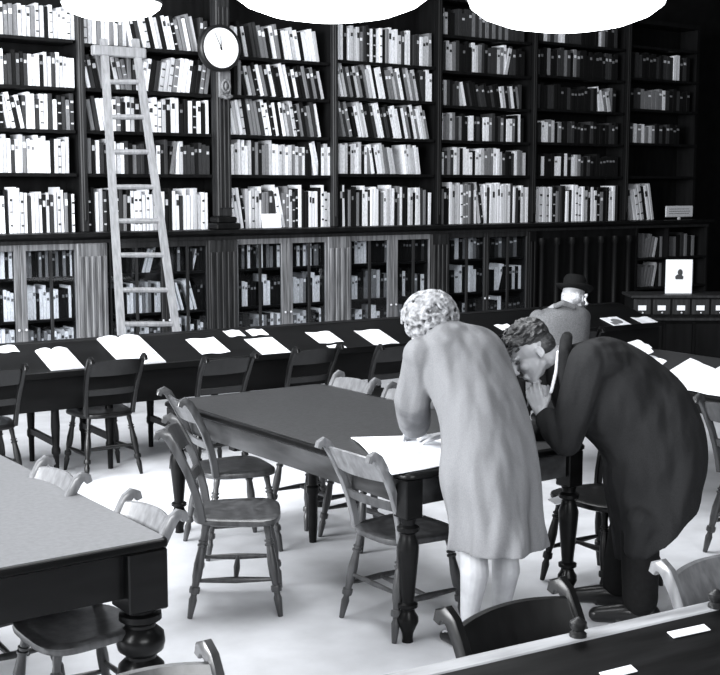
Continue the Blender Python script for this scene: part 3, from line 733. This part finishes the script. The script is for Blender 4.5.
# ------------------------------------------------------------------ pendant lamps
def lamp(px,pyb,halfpx,dia,label):
    z=F*dia/2/halfpx; c=loc(px,pyb,z); t=thing('pendant_lamp',label,'lamp',fromview(c.x,z,c.z),0,'pendant bowl lamps'); R=dia/2
    prof=[(.0,.02),(.006,.35),(.02,.62),(.045,.84),(.075,.97),(.10,1.0)]
    obj('glass_bowl',MB().rings([[V((R*r*math.cos(2*PI*k/48),R*r*math.sin(2*PI*k/48),zz)) for k in range(48)] for zz,r in prof]),M['opal'],t,True)
    obj('rim',MB().lathe((0,0,.10),(0,0,.115),[(0,R*1.02),(1,R*1.02)],48),M['metal'],t)
    obj('rod',MB().lathe((0,0,.115),(0,0,1.9),[(0,.03),(.03,.012),(1,.012)],10),M['metal'],t,True)
lamp(566,31,96,.62,'bright opal bowl lamp hanging at the top right')
lamp(332,21,100,.62,'bright opal bowl lamp hanging at the top centre')
lamp(112,20,48,.62,'bright opal bowl lamp hanging at the top left above the ladder')
#PEOPLE
# ------------------------------------------------------------------ people
class Fr:   # person frame: x = camera right, y = camera forward, z = up, origin at the feet
    def __init__(s,name,label,x0,z0): s.o=V((x0,z0,0)); s.t=thing(name,label,'person',fromview(x0,z0,0),-PSI)
    def p(s,px,py,zf): return loc(px,py,zf)-s.o
def hand_prims(mb,wrist,d,pn,side,L=.178,curl=.5,spread=.06,thumb=1,sc=1):
    # d: direction of the hand, pn: back-of-hand normal, side: towards the thumb
    d=d.normalized(); pn=(pn-d*pn.dot(d)).normalized(); s=d.cross(pn).normalized()*(1 if thumb>0 else -1)
    pl=.095*sc; r=.0098*sc
    for i,(off,fl) in enumerate(((.033,.072),(.011,.080),(-.011,.074),(-.032,.058))):
        k=wrist+d*pl*(1-.04*abs(i-1))+s*off*sc
        mb.cap(wrist+s*off*.55*sc,.0145*sc,k,.0115*sc)
        q=k; dd=(d+s*off*spread*20*.1).normalized(); a=0
        for j,(fr,cu) in enumerate(((.45,.5),(.31,.9),(.24,.7))):
            a+=curl*cu*(1+.12*i); v=dd*math.cos(a)-pn*math.sin(a); q2=q+v*fl*fr*1.15*sc
            mb.cap(q,r*(1-.08*j),q2,r*(1-.08*(j+1))); q=q2
    q=wrist+d*.02*sc+s*.022*sc; dd=(d*.65+s*.75-pn*.25).normalized(); q2=q+dd*.045*sc; mb.cap(q,.0165*sc,q2,.013*sc)
    dd=(d*.9+s*.35-pn*.3).normalized(); q3=q2+dd*.032*sc; mb.cap(q2,.012*sc,q3,.0105*sc); q4=q3+(d-pn*.4).normalized()*.026*sc; mb.cap(q3,.0105*sc,q4,.009*sc)
def head_prims(mb,c,up,fw,k=1.0):
    up=up.normalized(); fw=(fw-up*fw.dot(up)).normalized(); sd=fw.cross(up).normalized(); ax=(sd,fw,up)
    P=lambda a,b,u: c+sd*a*k+fw*b*k+up*u*k
    mb.ell(P(0,-.012,.025),(.074*k,.094*k,.085*k),ax,20,14)
    mb.ell(P(0,.030,-.035),(.058*k,.058*k,.075*k),ax)
    mb.ell(P(0,.062,-.092),(.030*k,.026*k,.022*k),ax)
    for s in (-1,1):
        mb.cap(P(s*.05,.0,-.06),.018*k,P(s*.022,.062,-.096),.017*k)
        mb.ell(P(s*.036,.066,-.028),(.024*k,.022*k,.024*k),ax)
        mb.ell(P(s*.028,.080,.018),(.024*k,.014*k,.009*k),ax)
        ea=[]
        for j in range(11):
            q=-2.5+j*.47; ea.append(P(s*(.078+.004*math.cos(q)),-.012-.013*math.cos(q)*1.0,-.012+.022*math.sin(q)))
        mb.chain(ea,[.0052*k]*11,8); mb.ell(P(s*.074,-.008,-.016),(.006*k,.012*k,.020*k),ax); mb.ell(P(s*.076,-.004,-.034),(.006*k,.008*k,.009*k),ax)
        mb.ell(P(s*.009,.104,-.040),(.008*k,.009*k,.008*k),ax)
    mb.cap(P(0,.090,.006),.009*k,P(0,.112,-.034),.012*k)
    mb.ell(P(0,.088,-.064),(.024*k,.011*k,.006*k),ax); mb.ell(P(0,.086,-.075),(.020*k,.011*k,.007*k),ax)
    return P,ax
def eyes(t,P,ax,k,body):
    for s in (-1,1):
        obj('eye',MB().ell(P(s*.029,.0815,-.001),(.013*k,.010*k,.0075*k),ax,12,8),M['ink'],t,True)
def coat_rings(spec,n=56,fold=0,seed=0,k0=0):
    # spec: (centre, a vec, b vec, fold amplitude)
    R=[]
    for i,(c,a,b,am) in enumerate(spec):
        r=[]
        for k in range(n):
            th=2*PI*k/n; f=1+am*(.6*math.sin(7*th+seed)+.4*math.sin(11*th+1.7*seed+.25*i)+.35*math.sin(4*th+2.1+seed))
            e=.86; cx=math.copysign(abs(math.cos(th))**e,math.cos(th)); cy=math.copysign(abs(math.sin(th))**e,math.sin(th))
            r.append(c+a*(cx*f)+b*(cy*f))
        R.append(r)
    return R
def interp(keys,n=6):
    out=[]
    for k in range(len(keys)-1):
        p=[keys[max(k-1,0)],keys[k],keys[k+1],keys[min(k+2,len(keys)-1)]]
        for j in range(n):
            u=j/n
            def cr(a,b,c,d): return b+((c-a)*.5)*u+((a*1.0-b*2.5+c*2.0-d*.5))*u*u+((b-c)*1.5+(d-a)*.5)*u*u*u
            out.append(tuple(cr(*[q[m] for q in p]) for m in range(4)))
    out.append(tuple(keys[-1])); return out
X1,Y1,Z1=V((1,0,0)),V((0,1,0)),V((0,0,1))
# ---- woman
wf=Fr('person','woman with curly fair hair in a light coat leaning over the centre table',.50,4.88)
t=wf.t; p=wf.p; fwd=V((-.59,.81,0)); rgt=V((.81,.59,0))
body=MB()
hipL,hipR=p(474,430,4.92),p(506,430,5.02)
kneeL,kneeR=p(473,545,4.90),p(504,545,5.02); 
ankL=p(469,634,4.86); ankR=p(501,628,4.98); ankL.z=.075; ankR.z=.075
for h_,k_,a_ in ((hipL,kneeL,ankL),(hipR,kneeR,ankR)):
    calf=k_.lerp(a_,.30)-fwd*.018
    body.chain([h_,k_,calf,k_.lerp(a_,.7),a_],[.075,.055,.060,.042,.034],16)
    body.chain([a_+V((0,0,-.02)),a_+fwd*.10+V((0,0,-.04)),a_+fwd*.15+V((0,0,-.045))],[.032,.028,.022],12)
pel=(hipL+hipR)/2; chest=p(455,365,5.13); neckb=p(441,338,5.20); hc=p(429,325,5.25)
body.ell(pel+V((0,0,.03)),(.12,.08,.11)); body.chain([pel,chest,neckb],[.095,.10,.055],18)
body.chain([neckb,hc],[.055,.05],14)
headup=(V((-.30,.42,.85))).normalized(); headfw=(fwd*.75+V((0,0,-.75))).normalized()
P,ax=head_prims(body,hc,headup,headfw,.98)
shL,shR=p(421,355,5.04),p(487,356,5.26)
haL=p(416,436,5.46); haL.z=.785; haR=p(438,428,5.42); haR.z=.79
elL=p(412,400,5.10); elR=p(478,425,5.30)
for sh,el,ha,th in ((shL,elL,haL,1),(shR,elR,haR,-1)):
    w_=el.lerp(ha,.80); body.chain([sh,el,w_],[.048,.038,.026],14)
    hand_prims(body,w_,(ha-w_)+fwd*.05,Z1,th and fwd,curl=.35,thumb=th,sc=.9)
remesh('body',body,.0048,M['skin'],t,2)
eyes(t,P,ax,.98,None)
# stockings-light legs read as skin; shoes
for a_ in (ankL,ankR):
    s=MB(); s.chain([a_+V((0,0,-.022))-fwd*.03,a_+V((0,0,-.035)),a_+fwd*.10+V((0,0,-.044)),a_+fwd*.155+V((0,0,-.05))],[.036,.036,.032,.024],14); s.box(-.02,.02,-.02,.02,0,.03,T=Matrix.Translation(V((a_.x,a_.y,0))-fwd*.035))
    remesh('shoe',s,.006,M['shoe'],t)
keys=[]
def ck(px,py,zf,hw,hd,am,tilt=0):
    c=p(px,py,zf); s=F/ (zf*1.03)
    a=rgt*(hw/s*1.07); b=(fwd*math.cos(tilt)-Z1*math.sin(tilt))*hd
    keys.append((c,a,b,am))
T9=.65
ck(444,326,5.20,13,.050,0,.7); ck(447,333,5.18,24,.075,0,.7); ck(453,342,5.16,44,.105,.0,.7); ck(462,358,5.12,47,.13,.004,.6); ck(473,385,5.07,44,.14,.010,.5); ck(482,410,5.02,43,.145,.014,.35)
ck(488,440,4.97,44,.16,.025,.15); ck(490,475,4.93,46,.18,.035,.05); ck(495,508,4.90,44,.165,.075,0); ck(498,530,4.88,44,.17,.10,0); ck(499,546,4.88,45,.175,.11,0)
sp_=interp(keys,5); R=coat_rings(sp_,64,seed=1.3)
# uneven hem: left side hangs lower
for r in R[-10:]:
    pass
last=R[-1]; c0=sp_[-1][0]
inner=[c0+(q-c0)*.90+V((0,0,.004)) for q in last]; inner2=[c0+(q-c0)*.5+V((0,0,.12)) for q in last]
cm=MB(); cm.rings(R+[inner,inner2])
def sleeve(mb,sh,el,cu,r0,r1,r2):
    mb.chain([sh,sh.lerp(el,.5),el],[r0,r0*.97,r1],16); mb.chain([el,el.lerp(cu,.6),cu],[r1,r1*.98,r2],16)
sleeve(cm,shL,elL,elL.lerp(haL,.60),.074,.078,.072)
sleeve(cm,shR,elR,elR.lerp(haR,.60),.072,.064,.055)
cm.cap(shL,.078,p(445,350,5.14),.09); cm.cap(shR,.07,p(468,348,5.18),.09)
co_=remesh('coat',cm,.007,M['coatw'],t,3)
col=MB(); pts=[]
for k in range(13):
    th=PI*(1.05+.9*k/12)*1.0; pts.append(p(444,332,5.19)+rgt*.085*math.cos(th)+fwd*(.075*math.sin(th)*-1*-1)+V((0,0,-.03*math.cos(th*1)*0)))
col.chain(pts,[.020]*13,8); remesh('collar',col,.006,M['coatw'],t,2)
# pocket flap with dark opening
pk=MB(); a,b=p(452,414,4.86),p(437,444,4.90)
pk.tube([a,a.lerp(b,.5)+V((.012,-.004,0)),b],[.006,.007,.005],8); 
# curls
hb=MB(); sd_=ax[0]; hcen=hc+headup*.020-headfw*.022
rnd=random.Random(5)
hb.ell(hcen,(.105,.110,.105),ax,20,14)
for k in range(210):
    z=rnd.uniform(-1,1); a_=rnd.uniform(0,2*PI); r_=math.sqrt(1-z*z); d=ax[0]*(r_*math.cos(a_))+ax[1]*(r_*math.sin(a_))+ax[2]*z
    if d.dot(headfw)>.55 and d.dot(headup)<.35: continue
    q=hcen+ax[0]*(d.dot(ax[0])*.112)+ax[1]*(d.dot(ax[1])*.115)+ax[2]*(d.dot(ax[2])*.108)
    u=d.cross(V((rnd.uniform(-1,1),rnd.uniform(-1,1),rnd.uniform(-1,1)))).normalized(); v=d.cross(u)
    cr_=rnd.uniform(.016,.030)
    hb.tube([q+u*cr_*math.cos(x_)+v*cr_*math.sin(x_)+d*(.006*x_/3) for x_ in [j*.7 for j in range(8)]],[.007,.008,.0085,.0085,.0085,.008,.007,.004],6)
remesh('hair',hb,.0042,M['hairw'],t,1)
# ---- stooping man
mf=Fr('person','man in a dark overcoat stooping sideways over the table, chin on his hand',1.20,5.36)
t=mf.t; p=mf.p
body=MB()
hip1,hip2=p(662,448,5.27),p(662,446,5.45)
kn1,kn2=p(640,535,5.26),p(628,530,5.46)
an1,an2=p(640,606,5.20),p(618,598,5.46); an1.z=.08; an2.z=.08
toe=V((-.97,.10,0)).normalized()
for h_,k_,a_ in ((hip1,kn1,an1),(hip2,kn2,an2)): body.chain([h_,k_,a_],[.085,.058,.038],14); body.chain([a_,a_+toe*.12+V((0,0,-.045))],[.035,.026],10)
pel=(hip1+hip2)/2; ch_=p(600,385,5.36); nb=p(570,362,5.36); hc=p(534,352,5.36)
body.ell(pel,(.13,.16,.12)); body.chain([pel,p(632,405,5.36),ch_,nb],[.12,.125,.13,.07],18)
body.chain([nb,hc+V((.03,0,-.01))],[.062,.056],14)
a1=loc(510,337,5.36)-loc(548,388,5.36)   # chin to crown
headup=V((a1.x,.02,a1.z)).normalized(); headfw=V((-.75,-.18,-.64)).normalized()
P,ax=head_prims(body,hc+V((-.012,0,.004)),headup,headfw,1.06)
sh1,sh2=p(588,362,5.17),p(584,362,5.55)
el1=p(566,440,5.20); el1.z=max(el1.z,.80); w1=p(541,412,5.26); 
el2=p(545,443,5.66); w2=p(528,436,5.60)
body.chain([sh1,el1,w1],[.055,.042,.030],14)
ft=p(531,386,5.30); hand_prims(body,w1,ft-w1,V((-.3,-.9,-.2)),None,curl=.75,thumb=1,sc=.95)
w2.z=.80; body.chain([sh2,el2,w2],[.055,.042,.03],14); hand_prims(body,w2,V((-1,-.1,-.15)),Z1,None,curl=.4,thumb=-1)
remesh('body',body,.0048,M['skin'],t,2)
eyes(t,P,ax,1.06,None)
ms=MB().ell(P(0,.098,-.056),(.030,.010,.008),ax,14,8); obj('moustache',ms,M['hairm'],t,True)
# hair: cap of strands
hb=MB(); hcen=P(0,-.024,.048); hb.ell(hcen,(.082,.098,.082),ax,20,14); rnd=random.Random(3)
hb.ell(P(0,-.05,.0),(.078,.065,.07),ax,16,10)
for k in range(150):
    z=rnd.uniform(-.1,1); a_=rnd.uniform(0,2*PI); r_=math.sqrt(1-z*z); d=ax[0]*(r_*math.cos(a_))+ax[1]*(r_*math.sin(a_))+ax[2]*z
    q=hcen+ax[0]*(d.dot(ax[0])*.083)+ax[1]*(d.dot(ax[1])*.098)+ax[2]*(d.dot(ax[2])*.084)
    f1=(ax[1]*.7+ax[0]*rnd.uniform(-.4,.4)+d*.25).normalized()*rnd.uniform(.03,.055)
    hb.tube([q,q+f1*.5+d*.008,q+f1-d*.006],[.007,.0065,.003],6)
remesh('hair',hb,.0042,M['hairm'],t,1)
# trousers and shoes
tr=MB()
for h_,k_,a_ in ((hip1,kn1,an1),(hip2,kn2,an2)): tr.chain([h_,k_,a_+V((0,0,.03))],[.11,.088,.078],18)
remesh('trousers',tr,.009,M['trous'],t,3)
for a_ in (an1,an2):
    s=MB(); s.chain([a_-toe*.045+V((0,0,-.035)),a_+toe*.07+V((0,0,-.035)),a_+toe*.19+V((0,0,-.046))],[.045,.044,.034],14); s.box(-.09,.05,-.035,.035,0,.02,T=Matrix.Translation(V((a_.x,a_.y,0))+toe*.02))
    remesh('shoe',s,.006,M['shoe'],t)
# overcoat
spine=[(560,356,17,.075,50),(570,362,32,.13,45),(583,374,44,.205,35),(604,387,49,.225,30),(626,404,52,.225,32),(644,424,54,.225,44),(653,449,54,.235,60),(657,480,53,.24,62),(657,505,51,.245,55),(657,527,51,.25,48)]
keys=[]
for i,(px,py,hw,hd,ang) in enumerate(spine):
    c=p(px,py,5.36); s=F/5.55; a_=math.radians(ang)   # ang: direction of the spine below horizontal; ring axis is perpendicular
    keys.append((c,V((math.sin(a_),0,math.cos(a_)))*(hw/s),V((0,hd,0)),[0,0,0,.004,.008,.012,.02,.03,.045,.05][i]))
sp_=interp(keys,5); R=coat_rings(sp_,64,seed=.4)
c0=sp_[-1][0]; last=R[-1]; inner=[c0+(q-c0)*.90+V((0,0,.004)) for q in last]; inner2=[c0+(q-c0)*.5+V((0,0,.10)) for q in last]
cm=MB(); cm.rings(R+[inner,inner2])
sleeve(cm,sh1,el1,el1.lerp(w1,.72),.088,.072,.056); sleeve(cm,sh2,el2,el2.lerp(w2,.75),.085,.07,.055)
cm.cap(sh1+V((.04,.03,-.0)),.10,sh1+V((.10,.08,-.01)),.11); cm.cap(sh2,.09,sh2+V((.08,-.08,0)),.12)
cm.chain([p(646,520,5.20),p(636,548,5.20)],[.10,.055],14)  # hanging front corner
pass
remesh('overcoat',cm,.0075,M['coatm'],t,3)
lp_=MB()
for y_,z_ in ((.075,0),):
    pass
lp_.chain([p(566,341,5.32),p(565,354,5.26),p(565,376,5.22),p(566,400,5.17)],[.028,.030,.030,.016],12); lp_.chain([p(566,341,5.32),p(567,337,5.40),p(565,342,5.46)],[.028,.026,.022],10)
remesh('collar',lp_,.006,M['coatm'],t,2)
sh_=MB(); sh_.chain([p(558,352,5.27),p(556,372,5.25),p(551,392,5.22)],[.008,.009,.008],8); remesh('shirt_collar',sh_,.005,M['shirt'],t,1)
# ---- seated man far behind
sf=Fr('person','man in a grey jacket and black hat sitting at the wall desk, seen from behind',loc(560,300,9.35).x,9.35)
t=sf.t; p=sf.p; fw3=V((-.35,.93,0)).normalized(); r3=V((.93,.35,0))
body=MB(); pel=V((0,0,.52)); chest=p(560,322,9.38); nb=p(567,308,9.40); hc=p(574,297,9.46)
hu=V((.12,.25,.95)).normalized(); hf=V((.55,.75,-.25)).normalized()
body.chain([pel,chest,nb],[.15,.15,.06],16); body.chain([nb,hc],[.058,.055],12); P,ax=head_prims(body,hc,hu,hf,1.12)
for s in (-1,1):
    k_=pel+fw3*.42+r3*.12*s; f_=V((k_.x,k_.y,.07))-fw3*.02; body.chain([pel+r3*.09*s,k_,f_],[.08,.06,.04],12); body.chain([f_,f_+fw3*.15-V((0,0,.03))],[.04,.03],10)
    sh=chest+r3*.19*s+V((0,0,.03)); el=sh+V((0,0,-.26))+fw3*.12; w_=el+fw3*.20-r3*.06*s+V((0,0,.02)); body.chain([sh,el,w_],[.05,.04,.03],12); hand_prims(body,w_,fw3,Z1,None,curl=.4,thumb=-s)
remesh('body',body,.008,M['skin'],t,2)
jk=MB(); R=[]
ks=[]
for (px,py,hw,hd) in ((567,305,9,.07),(565,309,22,.11),(560,317,31,.15),(558,330,33,.17),(557,350,31,.18),(556,385,30,.2),(556,400,29,.2)):
    c=p(px,py,9.38); ks.append((c,r3*(hw/F*9.55),fw3*hd,.006))
jk.rings(coat_rings(interp(ks,4),48,seed=2))
for s in (-1,1):
    sh=chest+r3*.19*s+V((0,0,.03)); el=sh+V((0,0,-.26))+fw3*.12; w_=el+fw3*.17-r3*.05*s+V((0,0,.02)); jk.chain([sh,el,w_],[.075,.062,.05],14)
remesh('jacket',jk,.010,M['coatt'],t,3)
cl=MB(); cl.chain([p(556,306,9.28),p(563,303,9.26),p(574,307,9.28)],[.022,.024,.02],8); remesh('collar',cl,.008,M['coatt'],t,1)
tr=MB()
for s in (-1,1):
    k_=pel+fw3*.42+r3*.12*s; f_=V((k_.x,k_.y,.10)); tr.chain([pel+r3*.09*s-V((0,0,.0)),k_,f_],[.10,.08,.065],14)
remesh('trousers',tr,.01,M['trous'],t,2)
for s in (-1,1):
    k_=pel+fw3*.42+r3*.12*s; obj('shoe',MB().chain([V((k_.x,k_.y,.045)),V((k_.x,k_.y,.04))+fw3*.16],[.044,.036],12),M['shoe'],t,True)
hb=MB().ell(P(0,-.035,.0),(.084,.075,.075),ax); remesh('hair',hb,.008,M['hairg'],t,1)
ht=MB(); hcn=P(0,-.01,.045); hx,hy=ax[0],ax[1]; 
prof=[(.150,.000),(.156,.012),(.150,.020),(.100,.016),(.096,.05),(.092,.09),(.075,.115),(.045,.105),(.01,.108)]
ht.rings([[hcn+hx*(r*.92*math.cos(2*PI*k/32))+hy*(r*1.05*math.sin(2*PI*k/32))+ax[2]*(z+(.02*abs(math.cos(2*PI*k/32)) if r>.12 else 0)) for k in range(32)] for r,z in [(.09,-.002)]+prof])
obj('hat',ht,M['felt'],t,True)
#PEOPLE_END
# ------------------------------------------------------------------ light
w=bpy.data.worlds.new('world'); S.world=w; w.use_nodes=True; bg=w.node_tree.nodes['Background']; bg.inputs[0].default_value=(.93,.96,1,1); bg.inputs[1].default_value=.05
def area(name,at,to,sx,sy,p):
    l=bpy.data.lights.new(name,'AREA'); l.shape='RECTANGLE'; l.size=sx; l.size_y=sy; l.energy=p; l.color=(.96,.98,1)
    o=bpy.data.objects.new(name,l); C.objects.link(o); o.location=at
    o.rotation_euler=(V(to)-V(at)).to_track_quat('-Z','Y').to_euler(); return o
area('window_light',(-3.5,5.5,3.0),(4.5,8,1.4),6,2.6,1950)
area('window_light_rear',(0.5,-3.2,3.4),(3.0,9,1.6),4,2,480)
area('overhead_fill',(3.6,6.2,5.2),(3.6,6.4,0),5,4,500)  # added soft overhead light to lighten the floor, no roof opening behind it
